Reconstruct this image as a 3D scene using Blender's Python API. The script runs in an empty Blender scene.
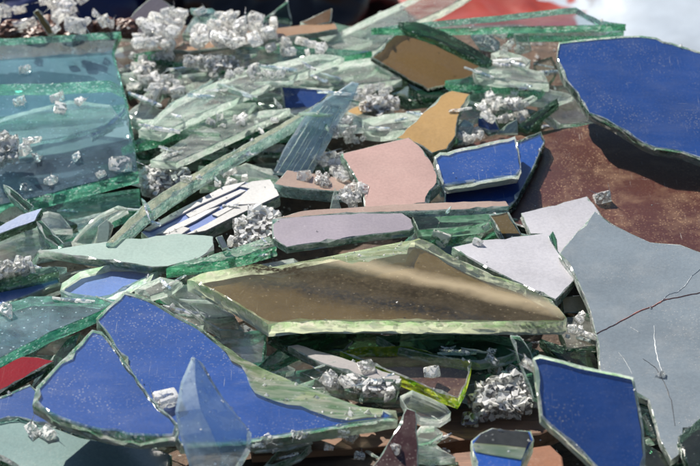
import bpy, bmesh, math, random
from mathutils import Vector, Matrix, noise
R = math.radians
scn = bpy.context.scene
COL = scn.collection

# ------------------------------------------------------------------ camera, sky, sun, exposure
PITCH, DIST, WIDTH = R(27.0), 1.10, 0.38          # metres: the frame is 38 cm wide at the aim point
CAM = Vector((0, -DIST*math.cos(PITCH), DIST*math.sin(PITCH)))
FWD = Vector((0, math.cos(PITCH), -math.sin(PITCH)))
UPV = Vector((0, math.sin(PITCH), math.cos(PITCH)))
RGT = Vector((1, 0, 0))
cd = bpy.data.cameras.new('camera'); cam = bpy.data.objects.new('camera', cd); COL.objects.link(cam)
cam.location = CAM; cam.rotation_euler = (math.pi/2-PITCH, 0, 0)
cd.sensor_width = 36; cd.lens = 36*DIST/WIDTH; cd.clip_start = 0.02; cd.clip_end = 200
cd.dof.use_dof = True; cd.dof.focus_distance = 1.02; cd.dof.aperture_fstop = 18; cd.dof.aperture_blades = 8
scn.camera = cam

SUN = Vector((-0.46, 0.60, 0.76)).normalized()
w = bpy.data.worlds.new('World'); scn.world = w; w.use_nodes = True
nt = w.node_tree; bg = nt.nodes['Background']
sky = nt.nodes.new('ShaderNodeTexSky'); sky.sky_type = 'NISHITA'; sky.sun_disc = False
sky.sun_elevation = math.asin(SUN.z); sky.sun_rotation = math.atan2(SUN.x, SUN.y)
sky.air_density = 1.0; sky.dust_density = 0.3
nt.links.new(sky.outputs[0], bg.inputs[0]); bg.inputs[1].default_value = 0.05
sl = bpy.data.lights.new('sun', 'SUN'); sl.energy = 5.0; sl.angle = R(0.53); sl.color = (1.0, 0.93, 0.825)
so = bpy.data.objects.new('sun', sl); COL.objects.link(so); so.location = (-1, 1, 3)
so.rotation_euler = SUN.to_track_quat('Z', 'Y').to_euler()
scn.view_settings.view_transform = 'Standard'; scn.view_settings.look = 'None'
scn.view_settings.gamma = 1; scn.view_settings.exposure = 1.2
c = scn.cycles
c.max_bounces = 12; c.transparent_max_bounces = 20; c.transmission_bounces = 10; c.glossy_bounces = 4; c.diffuse_bounces = 2
c.caustics_reflective = False; c.caustics_refractive = True; c.sample_clamp_indirect = 8; c.sample_clamp_direct = 25; c.blur_glossy = 1.0
c.use_adaptive_sampling = True; c.adaptive_threshold = 0.03; c.use_denoising = True
try: c.denoiser = 'OPENIMAGEDENOISE'
except Exception: pass

rnd = random.Random(7)
def px(u, v, h, a=0, b=0, x0=0, y0=0):
    """point where the ray of photo pixel (u,v) meets the plane z = h + a(x-x0) + b(y-y0)"""
    f = 700*DIST/WIDTH
    d = FWD*f + RGT*(u-350) + UPV*(233-v)
    t = (h + a*(CAM.x-x0) + b*(CAM.y-y0) - CAM.z) / (d.z - a*d.x - b*d.y)
    return CAM + d*t
def tag(o, label=None, cat=None, group=None, kind=None):
    if label: o['label'] = label
    if cat: o['category'] = cat
    if group: o['group'] = group
    if kind: o['kind'] = kind
    return o
def empty(name, loc, label, cat, group=None):
    o = bpy.data.objects.new(name, None); COL.objects.link(o); o.location = loc; o.empty_display_size = 0.01
    return tag(o, label, cat, group)
def obj(name, me, mat, parent=None):
    o = bpy.data.objects.new(name, me); COL.objects.link(o)
    if mat is not None and not me.materials: me.materials.append(mat)
    if parent: o.parent = parent
    return o
def mesh(name, vs, fs):
    me = bpy.data.meshes.new(name); me.from_pydata([tuple(v) for v in vs], [], fs); me.update(); return me

# ------------------------------------------------------------------ materials
def lin(rgb, k=1.0):
    r = []
    for x in rgb:
        x /= 255; r.append(min(.9, k*(x/12.92 if x <= .04045 else ((x+.055)/1.055)**2.4)))
    return (*r, 1)
class N:
    def __init__(s, name):
        s.m = bpy.data.materials.new(name); s.m.use_nodes = True
        s.t = s.m.node_tree; s.t.nodes.clear(); s.out = s.t.nodes.new('ShaderNodeOutputMaterial')
    def n(s, typ, **kw):
        n = s.t.nodes.new('ShaderNode'+typ)
        for k, v in kw.items():
            if k.startswith('_'): setattr(n, k[1:], v)
            else: s.set(n, k.replace('__', ' '), v)
        return n
    def set(s, n, key, v):
        i = n.inputs[int(key[1:])] if key[0] == 'i' and key[1:].isdigit() else n.inputs[key]
        if isinstance(v, bpy.types.NodeSocket): s.t.links.new(v, i)
        elif isinstance(v, bpy.types.Node): s.t.links.new(v.outputs[0], i)
        else: i.default_value = v
    def math(s, op, a, b=0.5, clamp=False):
        n = s.n('Math', _operation=op, _use_clamp=clamp, i0=a, i1=b); return n.outputs[0]
    def ramp(s, f, lo, hi, a=0.0, b=1.0):
        n = s.n('MapRange', Value=f); n.inputs[1].default_value = lo; n.inputs[2].default_value = hi
        n.inputs[3].default_value = a; n.inputs[4].default_value = b; n.clamp = True; return n.outputs[0]
    def coord(s, scale=(1, 1, 1), rot=(0, 0, 0)):
        tc = s.n('TexCoord'); info = s.n('ObjectInfo')
        off = s.n('VectorMath', _operation='SCALE', i0=(3.1, 1.7, 2.3)); s.set(off, 'Scale', info.outputs['Random'])
        ad = s.n('VectorMath', _operation='ADD', i0=tc.outputs['Object'], i1=off)
        mp = s.n('Mapping', Vector=ad); mp.inputs['Scale'].default_value = scale; mp.inputs['Rotation'].default_value = rot
        return mp.outputs[0]
    def noise(s, scale, detail=4, rough=.6, vec=None, dist=0):
        return s.n('TexNoise', Vector=vec or s.coord(), Scale=scale, Detail=detail, Roughness=rough, Distortion=dist).outputs[0]
    def mixc(s, f, a, b):
        n = s.n('Mix', _data_type='RGBA'); s.set(n, 'i0', f); s.set(n, 'i6', a); s.set(n, 'i7', b); return n.outputs[2]
    def mixs(s, f, a, b):
        return s.n('MixShader', i0=f, i1=a, i2=b)
    def fres(s, nrm=None, k=0.96):
        g = s.n('NewGeometry'); d = s.n('VectorMath', _operation='DOT_PRODUCT', i0=nrm or g.outputs['Normal'], i1=g.outputs['Incoming'])
        x = s.math('SUBTRACT', 1.0, s.math('ABSOLUTE', d.outputs['Value']), True)
        return s.math('ADD', s.math('MULTIPLY', s.math('POWER', x, 5.0), k), 0.042, True)
    def facets(s, scale, k, stretch=(1, 1, 1), nrm=None):
        vo = s.n('TexVoronoi', Vector=s.coord(stretch, (.4, .3, .6)), Scale=scale)
        d = s.n('VectorMath', _operation='SUBTRACT', i0=vo.outputs['Color'], i1=(.5, .5, .5))
        d2 = s.n('VectorMath', _operation='SCALE', i0=d); s.set(d2, 'Scale', k)
        ad = s.n('VectorMath', _operation='ADD', i0=d2, i1=nrm or s.n('NewGeometry').outputs['Normal'])
        return s.n('VectorMath', _operation='NORMALIZE', i0=ad)
    def done(s, sh): s.set(s.out, 'Surface', sh); return s.m
_mc = {}
def paint(rgb, k=.62, gloss=.5, dust=.5, scratch=.4, wear=.1, under_glass=False, grain=0, dustcol=(212, 206, 196)):
    """coating film on glass or board: mottled colour, dust specks, fine scratches"""
    key = ('p', rgb, k, gloss, dust, scratch, wear, under_glass, grain, dustcol)
    if key in _mc: return _mc[key]
    s = N('paint_%d_%d_%d' % rgb)
    base = lin(rgb, k)
    big = s.noise(22, 3, .6); fine = s.noise(650, 1, .7)
    v = s.math('ADD', s.ramp(big, .3, .7, .86, 1.12), s.ramp(fine, .3, .7, -.06, .07))
    hs = s.n('HueSaturation', Color=base, Value=v)
    col = hs.outputs[0]
    # dust specks
    vo = s.n('TexVoronoi', Vector=s.coord(), Scale=620); vo2 = s.n('TexVoronoi', Vector=s.coord(), Scale=120)
    patch = s.ramp(s.noise(30, 2, .65), .45, .72)
    sp = s.math('MULTIPLY', s.ramp(vo.outputs['Distance'], .16, .34, .75, 0), s.math('ADD', s.math('MULTIPLY', patch, .7), .10))
    sp2 = s.math('MULTIPLY', s.ramp(vo2.outputs['Distance'], .03, .08, 1, 0), s.ramp(s.noise(55, 2, .6), .52, .62))
    film = s.math('MULTIPLY', s.ramp(s.noise(60, 3, .7), .48, .8), .08 if under_glass else .22)
    smear = s.math('MULTIPLY', s.ramp(s.noise(1, 3, .6, s.coord((22, 80, 60), (0, 0, .35 if not grain else .6))), .5, .72), .07+grain)
    film = s.math('ADD', film, smear)
    f = s.math('MULTIPLY', s.math('MAXIMUM', s.math('MAXIMUM', sp, sp2), film), dust, True)
    col = s.mixc(f, col, lin(dustcol, .62))
    # scratches in two directions
    sc = s.noise(1, 2, .5, s.coord((60, 2600, 60), (0, 0, .5)))
    sc2 = s.noise(1, 2, .5, s.coord((2200, 45, 60), (0, 0, .12)))
    sm = s.ramp(s.noise(45, 3, .6), .5, .68)
    f2 = s.math('MULTIPLY', s.math('MULTIPLY', s.math('MAXIMUM', s.ramp(sc, .70, .76), s.ramp(sc2, .68, .75)), sm), scratch, True)
    col = s.mixc(f2, col, lin((226, 222, 215), .62))
    if wear:
        wv = s.ramp(s.noise(75, 4, .75), .66, .70)
        col = s.mixc(s.math('MULTIPLY', wv, wear, True), col, lin((70, 55, 45), .6))
    rough = s.math('ADD', .50-gloss*.45, s.math('MULTIPLY', f, .35), True)
    bp = s.n('Bump', Strength=.06 if under_glass else .16, Distance=.0004, Height=fine)
    p = s.n('BsdfPrincipled', Roughness=rough, Normal=bp); s.set(p, 'Base Color', col)
    s.set(p, 'Specular IOR Level', .25 if under_glass else .45)
    _mc[key] = s.done(p); return _mc[key]
def glass(tint=(214, 236, 226), film=.10, rough=.02, streak=0.0, filmcol=(225, 232, 232), stripe=None, band=None):
    """flat face of clear float glass: transmits, reflects by Fresnel, carries a thin film of dust, on PANE of painted sky mist"""
    key = ('g', tint, film, rough, streak, filmcol, stripe, band)
    if key in _mc: return _mc[key]
    s = N('glass_%d_%d_%d' % tint)
    t = s.n('BsdfTransparent'); s.set(t, 'Color', lin(tint))
    gl = s.n('BsdfGlossy', Roughness=rough)
    sh = s.mixs(s.fres(), t, gl)
    d1 = s.n('BsdfDiffuse'); s.set(d1, 'Color', lin(filmcol, .95)); d2 = s.n('BsdfTranslucent'); s.set(d2, 'Color', lin(filmcol, .95))
    d = s.mixs(.45, d1, d2)
    vo = s.n('TexVoronoi', Vector=s.coord(), Scale=260)
    f = s.math('ADD', s.ramp(s.noise(42, 4, .75), .38, .72, film*.45, film*1.55),
               s.math('MULTIPLY', s.ramp(vo.outputs['Distance'], .08, .17, 1, 0), min(.6, film*3)))
    if streak:
        st = s.noise(1, 3, .6, s.coord((30, 150, 90), (0, 0, .35)))
        f = s.math('ADD', f, s.math('MULTIPLY', s.ramp(st, .44, .72), streak))
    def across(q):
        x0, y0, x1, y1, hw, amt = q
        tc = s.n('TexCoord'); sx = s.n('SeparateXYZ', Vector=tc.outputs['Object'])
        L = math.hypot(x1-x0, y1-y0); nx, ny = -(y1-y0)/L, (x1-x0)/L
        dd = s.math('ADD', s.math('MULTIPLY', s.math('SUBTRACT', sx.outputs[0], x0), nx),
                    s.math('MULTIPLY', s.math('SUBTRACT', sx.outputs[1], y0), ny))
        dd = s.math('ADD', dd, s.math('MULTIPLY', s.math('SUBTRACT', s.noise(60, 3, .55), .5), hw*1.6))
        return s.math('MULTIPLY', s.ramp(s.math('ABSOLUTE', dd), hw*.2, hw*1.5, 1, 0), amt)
    if band:     # dark band beside the reflected streak, painted on
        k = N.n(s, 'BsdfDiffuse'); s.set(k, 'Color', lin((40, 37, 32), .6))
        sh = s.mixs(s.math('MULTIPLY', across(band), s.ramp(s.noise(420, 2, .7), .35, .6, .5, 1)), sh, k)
    if stripe:   # reflected light streak painted across the pane in film colour: (x0,y0,x1,y1) in local metres, half width
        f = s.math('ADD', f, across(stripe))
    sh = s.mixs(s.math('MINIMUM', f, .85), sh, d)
    _mc[key] = s.done(sh); return _mc[key]
def edge(deep=(10, 92, 72), lit=(150, 205, 165), glow=.5, smooth=0, calm=False):
    """fractured rim of float glass: deep green through its length, conchoidal facets, glints and inner reflections painted in"""
    key = ('e', deep, lit, glow, smooth, calm)
    if key in _mc: return _mc[key]
    s = N('broken_edge_%d_%d_%d' % lit)
    bp = s.facets(220 if calm else 330, .2 if calm else .45, (.3, 1, 1) if calm else (.7, .7, 1.2))
    m = s.ramp(s.noise(1, 2, .7, s.coord((50, 240, 200) if calm else (110, 110, 200), (.3, .4, -.2))), .36, .64)
    m2 = s.ramp(s.noise(90 if calm else 330, 2, .6), .36, .64)
    mm = s.math('MULTIPLY', m, s.math('ADD', s.math('MULTIPLY', m2, .55), .45))
    oz = s.n('SeparateXYZ', Vector=s.n('TexCoord').outputs['Object']).outputs[2]
    low = s.math('MULTIPLY', s.ramp(oz, -.0030, -.0046), smooth)
    cell = s.n('TexVoronoi', Vector=s.coord((.6, .6, 1), (.3, .2, .5)), Scale=1250); cv = s.n('SeparateColor', Color=cell.outputs['Color'])
    act = s.math('MULTIPLY', s.ramp(s.noise(70, 2, .6), .40, .55), s.math('SUBTRACT', 1.0, low))
    spark = s.math('MULTIPLY', s.math('GREATER_THAN', cv.outputs[0], .80), act); dark = s.math('MULTIPLY', s.math('LESS_THAN', cv.outputs[1], .20), act)  # white glints and dark flecks painted per cell
    mm = s.math('ADD', s.math('MULTIPLY', mm, s.math('SUBTRACT', 1.0, low)), s.math('MULTIPLY', low, .62), True)
    col = s.mixc(mm, lin(deep, 1.0), lin(lit, 1.0))
    if not calm: col = s.mixc(s.math('MULTIPLY', dark, .4), col, lin(deep, .35))
    tr = s.n('BsdfTranslucent', Normal=bp); s.set(tr, 'Color', col)
    di = s.n('BsdfDiffuse', Normal=bp); s.set(di, 'Color', col)
    body = s.mixs(.36, tr, di)
    rf = s.n('BsdfGlass', Roughness=.03, IOR=1.5, Normal=bp); s.set(rf, 'Color', s.mixc(.25, lin(lit), lin(deep)))
    tp = s.n('BsdfTransparent'); s.set(tp, 'Color', s.mixc(.5, lin(lit), (1, 1, 1, 1)))
    see = s.mixs(.3, rf, tp)
    sh = s.mixs(glow, see, body)
    gl = s.n('BsdfGlossy', Roughness=.10, Normal=bp)
    sh = s.mixs(s.math('ADD', s.fres(bp.outputs[0], .5), .03, True), sh, gl)
    vo = s.n('TexVoronoi', Vector=s.coord(), Scale=380)
    chip = s.math('MULTIPLY', s.ramp(vo.outputs['Distance'], .16, .26, 1, 0), s.ramp(s.noise(90, 1, .6), .46, .56))
    wd1 = s.n('BsdfDiffuse'); s.set(wd1, 'Color', lin((252, 254, 248), .95)); wd2 = s.n('BsdfTranslucent'); s.set(wd2, 'Color', lin((252, 254, 248), .95))
    wd = s.mixs(.5, wd1, wd2)
    sh = s.mixs(s.math('MULTIPLY', chip, .15 if calm else .22), sh, wd)
    if not calm: sh = s.mixs(s.math('MULTIPLY', spark, .28), sh, wd)
    _mc[key] = s.done(sh); return _mc[key]
def cullet_mat(tint=(226, 240, 236), white=.42):
    key = ('c', tint, white)
    if key in _mc: return _mc[key]
    s = N('cullet_%d_%d_%d' % tint)
    bp = s.facets(520, .5)
    cell = s.n('TexVoronoi', Vector=s.coord((1, 1, 1), (.4, .3, .6)), Scale=520); cv = s.n('SeparateColor', Color=cell.outputs['Color'])
    g = s.n('BsdfGlass', Roughness=.0, IOR=1.5, Normal=bp); s.set(g, 'Color', lin(tint, 1.0))
    t = s.n('BsdfTransparent'); s.set(t, 'Color', lin(tint, 1.05))
    a = s.mixs(.35, g, t)
    d = s.n('BsdfDiffuse'); s.set(d, 'Color', lin((252, 254, 250), .95))
    tl = s.n('BsdfTranslucent'); s.set(tl, 'Color', lin((250, 252, 248), .92))
    b = s.mixs(.5, d, tl)
    f = s.ramp(cv.outputs[1], .76-white, .86-white, .04, .70+white*.6)  # white cells paint the sunlight scattered inside the crumb
    sh = s.mixs(f, a, b)
    gl = s.n('BsdfGlossy', Roughness=.05, Normal=bp)
    sh = s.mixs(s.math('ADD', s.fres(bp.outputs[0], .8), .04, True), sh, gl)
    _mc[key] = s.done(sh); return _mc[key]
def solid_glass(tint, film=.12, clear=.35, rot=.9):
    """thick clear piece: refracts, with a little surface haze"""
    key = ('s', tint, film, clear, rot)
    if key in _mc: return _mc[key]
    s = N('solid_glass_%d_%d_%d' % tint)
    g = s.n('BsdfGlass', Roughness=.0, IOR=1.5); s.set(g, 'Color', lin(tint))
    t = s.n('BsdfTransparent'); s.set(t, 'Color', lin(tint))
    a = s.mixs(clear, g, t)
    d = s.n('BsdfDiffuse'); s.set(d, 'Color', lin((236, 242, 244), .85)); tl = s.n('BsdfTranslucent'); s.set(tl, 'Color', lin((236, 242, 244), .85))
    st = s.ramp(s.noise(45, 3, .65), .42, .72, film*.2, film*2.2)
    _mc[key] = s.done(s.mixs(st, a, s.mixs(.5, d, tl))); return _mc[key]
def dirt_mat():
    s = N('dirt')
    n1 = s.noise(18, 6, .7); n2 = s.noise(120, 5, .7)
    col = s.mixc(s.ramp(n1, .35, .7), lin((58, 42, 32), .7), lin((112, 84, 62), .6))
    col = s.mixc(s.ramp(n2, .5, .75), col, lin((30, 24, 20), .7))
    vo = s.n('TexVoronoi', Vector=s.coord(), Scale=170)
    col = s.mixc(s.math('MULTIPLY', s.ramp(vo.outputs['Distance'], .1, .2, 1, 0), .6), col, lin((190, 186, 178), .6))
    bp = s.n('Bump', Strength=.7, Distance=.004, Height=n2)
    p = s.n('BsdfPrincipled', Roughness=.85, Normal=bp); s.set(p, 'Base Color', col)
    return s.done(p)
def wood_mat(rgb, k=.6):
    s = N('weathered_wood_%d' % rgb[0])
    g = s.noise(1, 6, .65, s.coord((18, 420, 200)), .3)
    col = s.mixc(s.ramp(g, .3, .7), lin(rgb, k*.45), lin(rgb, k*1.15))
    st = s.noise(50, 5, .7)
    col = s.mixc(s.ramp(st, .55, .75, 0, .7), col, lin((48, 34, 26), .7))
    bp = s.n('Bump', Strength=.5, Distance=.001, Height=g)
    p = s.n('BsdfPrincipled', Roughness=.7, Normal=bp); s.set(p, 'Base Color', col)
    return s.done(p)

E_BRIGHT = edge((172, 212, 168), (250, 255, 242), .86, 1.0)
E_GREEN = edge((104, 172, 136), (244, 254, 244), .5, .6)
E_EMER = edge((20, 120, 92), (150, 226, 190), .36, .3)
E_DARK = edge((20, 70, 54), (120, 160, 138), .2, .3)
E_PALE = edge((200, 222, 208), (252, 254, 250), .5, .3)
E_LIME = edge((70, 140, 20), (236, 248, 90), .8, 0)  # lime colour paints the green light cast through the smoky shard
E_TEAL = edge((84, 150, 142), (228, 248, 242), .4, .3)
E_BEV = edge((150, 178, 124), (240, 246, 214), .5, 0, True)
E_FLANK = edge((128, 172, 116), (244, 252, 226), .5, 0, True)
E_ICE = edge((170, 204, 220), (244, 251, 254), .30, 0, True)
E_RIM = edge((170, 200, 184), (252, 254, 248), .55, 0)
EDG = dict(b=E_BRIGHT, g=E_GREEN, m=E_EMER, d=E_DARK, p=E_PALE, l=E_LIME, t=E_TEAL)

# ------------------------------------------------------------------ ground of the heap
def lift(y):
    t = max(0, min(1, (y-.08)/.2)); return .040*t*t*(3-2*t)
def ground():
    vs, fs = [], []
    nx, ny = 110, 200
    xs = [-1.6+3.2*i/nx for i in range(nx+1)]; ys = [-0.9+3.9*j/ny for j in range(ny+1)]
    for y in ys:
        for x in xs:
            z = -0.047 + .010*noise.noise((x*9, y*9, 0)) + .005*noise.noise((x*30, y*30, 3))
            z += lift(y)
            y0 = .335-.085*max(0, min(1, (x-.175)/.04))
            if y > y0: z -= min(.30, (y-y0)*1.6)*(1+.2*noise.noise((x*5, y*5, 9)))
            vs.append((x, y, z))
    for j in range(ny):
        for i in range(nx):
            a = j*(nx+1)+i; fs.append((a, a+1, a+nx+2, a+nx+1))
    me = mesh('ground', vs, fs)
    for p in me.polygons: p.use_smooth = True
    tag(obj('ground', me, dirt_mat()), kind='structure')
ground()

# ------------------------------------------------------------------ shard builder
def build_ring(P, step, jag, rr):
    """subdivide a 2-D outline into a slightly jagged one; returns points and the source edge of each"""
    out, src = [], []
    n = len(P)
    for i in range(n):
        a, b = P[i], P[(i+1) % n]; L = (b-a).length
        k = max(1, int(L/step)); nr = Vector((-(b-a).y, (b-a).x)).normalized() if L > 1e-9 else Vector((0, 0))
        ph = rr.uniform(0, 50)
        for j in range(k):
            t = j/k; p = a.lerp(b, t)
            if j: p = p + nr*(jag*math.sin(math.pi*t)*(noise.noise((ph+j*.45, 0, 0))*1.3+rr.uniform(-.5, .5)))
            out.append(p); src.append(i)
    return out, src
def shard_meshes(name, P, t, kind, rr, step=.0042, jag=.00055, rim=(.0002, .0009), bev=None, depth=.45, flare=.0):
    bev = bev or {}
    area = sum(P[i].x*P[(i+1) % len(P)].y-P[(i+1) % len(P)].x*P[i].y for i in range(len(P)))
    if area < 0:
        n = len(P); P = P[::-1]; bev = {(n-2-k) % n: v for k, v in bev.items()}
    O, src = build_ring(P, step, jag, rr); n = len(O)
    nrm = []
    for i in range(n):
        d = (O[(i+1) % n]-O[i-1]); v = Vector((d.y, -d.x)); nrm.append(v.normalized() if v.length > 1e-9 else Vector((1, 0)))
    wide = []
    for i in range(n):
        wide.append(bev.get(src[i], 0)*.001)
    wide = [(wide[i-1]+2*wide[i]+wide[(i+1) % n])/4 for i in range(n)]
    ph = rr.uniform(0, 99)
    ins = [rr.uniform(*rim)*(2.6 if rr.random() < .12 else 1)+wide[i]*(1+.25*noise.noise((ph+i*.5, 1, 0))) for i in range(n)]
    top = [(*(O[i]-nrm[i]*ins[i]), 0.0) for i in range(n)]
    r1 = [(*O[i], -min(t*.55, ins[i]*rr.uniform(.35, .75)+wide[i]*.1)) for i in range(n)]
    def wob(i, z, amp): return (*(O[i]+nrm[i]*(amp*noise.noise((ph+i*.33, z*700, 5))+rr.uniform(-.3, .3)*amp+flare*(-z/t)*t)), z)
    r2 = [wob(i, -t*.62+rr.uniform(-.05, .05)*t, .0007) for i in range(n)]
    r3 = [wob(i, -t*.82, .0006) for i in range(n)]
    r4 = [wob(i, -t, .0004) for i in range(n)]
    rings = [top, r1, r2, r3, r4]
    vs = [v for r in rings for v in r]; fs = []
    for k in range(4):
        for i in range(n):
            j = (i+1) % n; fs.append((k*n+i, (k+1)*n+i, (k+1)*n+j, k*n+j))
    em = mesh('broken_edge', vs, fs)
    for i in range(n): em.polygons[i].material_index = 1
    res = {'broken_edge': em}
    topf = [tuple(range(n))]; botf = [tuple(range(n))[::-1]]
    if kind == 'clear':
        res['glass_pane'] = mesh('glass_pane', top+r4, [tuple(range(n)), tuple(range(2*n-1, n-1, -1))])
    elif kind == 'face':
        res['coating'] = mesh('coating', top, topf); res['underside'] = mesh('underside', r4, botf)
    else:
        res['glass_pane'] = mesh('glass_pane', top, topf)
        mid = [(v[0]*.985+0, v[1]*.985, -t*depth) for v in top]
        mid = [(*(O[i]-nrm[i]*(ins[i]*.9+.0003)), -t*depth) for i in range(n)]
        res['backing'] = mesh('backing', mid, topf); res['underside'] = mesh('underside', r4, botf)
    return res
G_CLEAR = solid_glass((240, 249, 244), .02, .45)
G_TOP = glass((240, 248, 244), .010)
BACKPAINT = paint((95, 88, 84), dust=.3)
ALL = []
def shard(label, outl, h=0, a=0, b=0, t=7, kind='clear', mat=None, ed='g', name=None, cat='glass shard', group=None,
          bev=None, jag=.42, depth=.2, rim=None, gtop=None, step=4.2, flare=0.0, rimmat=None):
    rr = random.Random(len(ALL)*13+5)
    h /= 1000.; t /= 1000.
    cu = sum(p[0] for p in outl)/len(outl); cv = sum(p[1] for p in outl)/len(outl)
    o3 = px(cu, cv, h)
    W = [px(u, v, h, a, b, o3.x, o3.y) for u, v in outl]
    n = Vector((-a, -b, 1)).normalized(); ex = (Vector((1, 0, a))).normalized(); ey = n.cross(ex)
    org = sum(W, Vector())/len(W)
    P = [Vector(((p-org).dot(ex), (p-org).dot(ey))) for p in W]
    name = name or {'clear': 'clear_glass_shard', 'face': 'coated_glass_shard', 'back': 'painted_glass_shard'}[kind]
    root = empty(name, org, label, cat, group)
    M = Matrix((ex, ey, n)).transposed(); root.rotation_euler = M.to_euler()
    ms = shard_meshes(name, P, t, kind, rr, step/1000, jag/1000, rim or (.0002, .0009), bev, depth, flare)
    if callable(gtop): gtop = gtop(lambda u, v: ((px(u, v, h, a, b, o3.x, o3.y)-org).dot(ex), (px(u, v, h, a, b, o3.x, o3.y)-org).dot(ey)))
    for k, me in ms.items():
        if k == 'broken_edge': m = EDG[ed] if isinstance(ed, str) else ed
        elif k == 'glass_pane': m = (mat if kind == 'clear' and mat else None) or gtop or (G_CLEAR if kind == 'clear' else G_TOP)
        elif k == 'underside': m = BACKPAINT
        else: m = mat
        obj(k, me, m, root)
        if k == 'broken_edge': me.materials.append(rimmat or (m if not isinstance(ed, str) or bev or kind == 'clear' and ed in 'dm' else E_RIM))
    ALL.append((label, root, W, n)); return root, (org, ex, ey, n, h, a, b, o3)
def ribbon(root, fr, pts, w, name, mat, lift=.00025):
    """thin raised strip on a shard's top face through photo points"""
    org, ex, ey, n, h, a, b, o3 = fr
    Q = []
    for u, v in pts:
        p = px(u, v, h, a, b, o3.x, o3.y)-org; Q.append(Vector((p.dot(ex), p.dot(ey))))
    S = []
    for i in range(len(Q)-1):
        for k in range(6): S.append(Q[i].lerp(Q[i+1], k/6)+Vector((rnd.uniform(-1, 1), rnd.uniform(-1, 1)))*.00018)
    S.append(Q[-1]); m = len(S); vs, fs = [], []
    for i, p in enumerate(S):
        d = S[min(i+1, m-1)]-S[max(i-1, 0)]; nr = Vector((-d.y, d.x)).normalized()
        ww = w*.001*(.35+.65*math.sin(math.pi*min(1, (i+.6)/m)))*rnd.uniform(.7, 1.25)
        vs += [(*(p+nr*ww*.5), .00004), (*p, lift), (*(p-nr*ww*.5), .00004)]
    for i in range(m-1):
        for k in range(2):
            q = i*3+k; fs.append((q, q+1, q+4, q+3))
    obj(name, mesh(name, vs, fs), mat, next(c for c in root.children if c.name.startswith(('coating', 'glass_pane'))))

BLUE = paint((40, 88, 176), .50, .5, .6, .8, 0, True)
BLUED = paint((42, 84, 164), .52, .5, .6, .6, 0, True)
BLUEL = paint((120, 148, 214), .62, .5, .5, .4, 0, True)
LAV = paint((168, 160, 170), 0.49, .62, .35, .25, .12)
PGREY = paint((196, 196, 204), 0.54, .62, .25, .2, .06)
SLATE = paint((126, 138, 148), 0.57, .62, .45, .4, .05)
MINT = paint((164, 186, 178), 0.60, .62, .25, .2, .05)
MINTD = paint((128, 156, 154), 0.52, .62, .25, .3, .05)
PINK = paint((212, 178, 170), 0.46, .62, .2, .25, .04)
TAN = paint((212, 174, 116), 0.45, .62, .2, .2, .06)
TAUPE = paint((178, 154, 140), 0.48, .62, .4, .3, .1)
WHITE = paint((228, 228, 226), .54, .62, .2, .2, .05)
MAROON = paint((84, 38, 27), .46, .3, 1.0, .9, .3, False, -.07, (206, 170, 128))
DMAR = paint((66, 42, 44), .62, .5, .6, .3, .2)
BROWN = paint((150, 118, 88), .62, .4, .5, .3, .15)
SMOKE = paint((124, 102, 60), .42, .4, .4, .3, .6, True)
RED = paint((160, 8, 18), .34, .75, .06, .1, .03)
GREY = paint((158, 154, 154), .62, .4, .3, .2, .05)
BEIGE = paint((216, 200, 160), .62, .3, .3, .2, .1)
TANM = paint((190, 148, 98), .62, .5, .4, .2, .3, True)

# ------------------------------------------------------------------ the shards, back to front

S = shard
PANE = glass((224, 240, 244), .10, .03, .0, (178, 210, 232))  # bluish film paints the sky's reflection onto the left panes
PANE2 = glass((200, 226, 232), .20, .03, .0, (186, 212, 224))
ICE = glass((206, 228, 240), .16, .03, .30, (214, 228, 238))
FROST = glass((236, 243, 239), .12, .03, .20, (236, 240, 234))
PALE = solid_glass((240, 249, 243), .04, .45)
DEEP = glass((150, 190, 168), .025)

BLADE = glass((222, 238, 248), .26, .03, .14, (214, 234, 250)); ICEB = glass((220, 236, 244), .30, .03, .3, (220, 236, 246))
# --- rear of the heap
S('long grey-white glass sheet leaning up at the top centre, blurred', [(318,48),(342,30),(400,3),(430,-12),(480,-12),(442,10),(405,26),(376,50),(340,58)], 20, 0, .3, 6, mat=FROST, ed='p')
S('lavender-grey coated piece poking up behind the white crumbs', [(118,38),(134,12),(154,-6),(186,15),(168,30),(140,40)], 16, 0, .9, 5, 'face', LAV, 'p')
S('small teal glass piece just behind the white crumb bank', [(190,8),(212,8),(222,16),(200,17)], 30, 0, .5, 5, mat=PANE2, ed='t')
S('dark teal triangular glass piece at the top, left of the grey sheet', [(262,20),(288,0),(292,22)], 18, 0, 1.2, 5, mat=DEEP, ed='t')
S('tan wedge tip sticking up beyond the long brown strip', [(300,22),(332,8),(330,22),(312,27)], 24, 0, .8, 4, 'face', BROWN, 'p')
S('long narrow brown strip below the white crumb bank', [(166,49),(200,40),(240,32),(290,26),(334,21),(338,29),(290,36),(240,43),(190,51)], 20, 0, .1, 4, 'face', BROWN, 'p')
S('thin clear plate with emerald edges spanning the top right of the heap', [(371,28),(430,21),(500,15),(560,8),(576,7),(600,20),(626,24),(560,26),(500,27),(430,29)], 44, 0, .02, 4.5, mat=G_TOP, ed='m', step=6)
S('second thin green plate just under the top right plate', [(500,30),(560,29),(622,27),(624,31),(600,36),(520,36)], 36, 0, .02, 4, ed='m')
S('tan mirror triangle below the thin green plate, leaning toward the viewer', [(371,57),(386,42),(402,28),(413,27),(440,38),(470,52),(490,64),(474,74),(452,84),(428,89),(410,80),(392,69)], 22, 0, .75, 5, 'back', TANM, 'd', depth=.3)
S('dark green glass bar along the upper edge of the tan mirror triangle', [(398,22),(416,21),(444,31),(472,46),(493,60),(487,64),(462,53),(436,40),(406,30)], 40, 0, .5, 5, mat=DEEP, ed='d')
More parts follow.
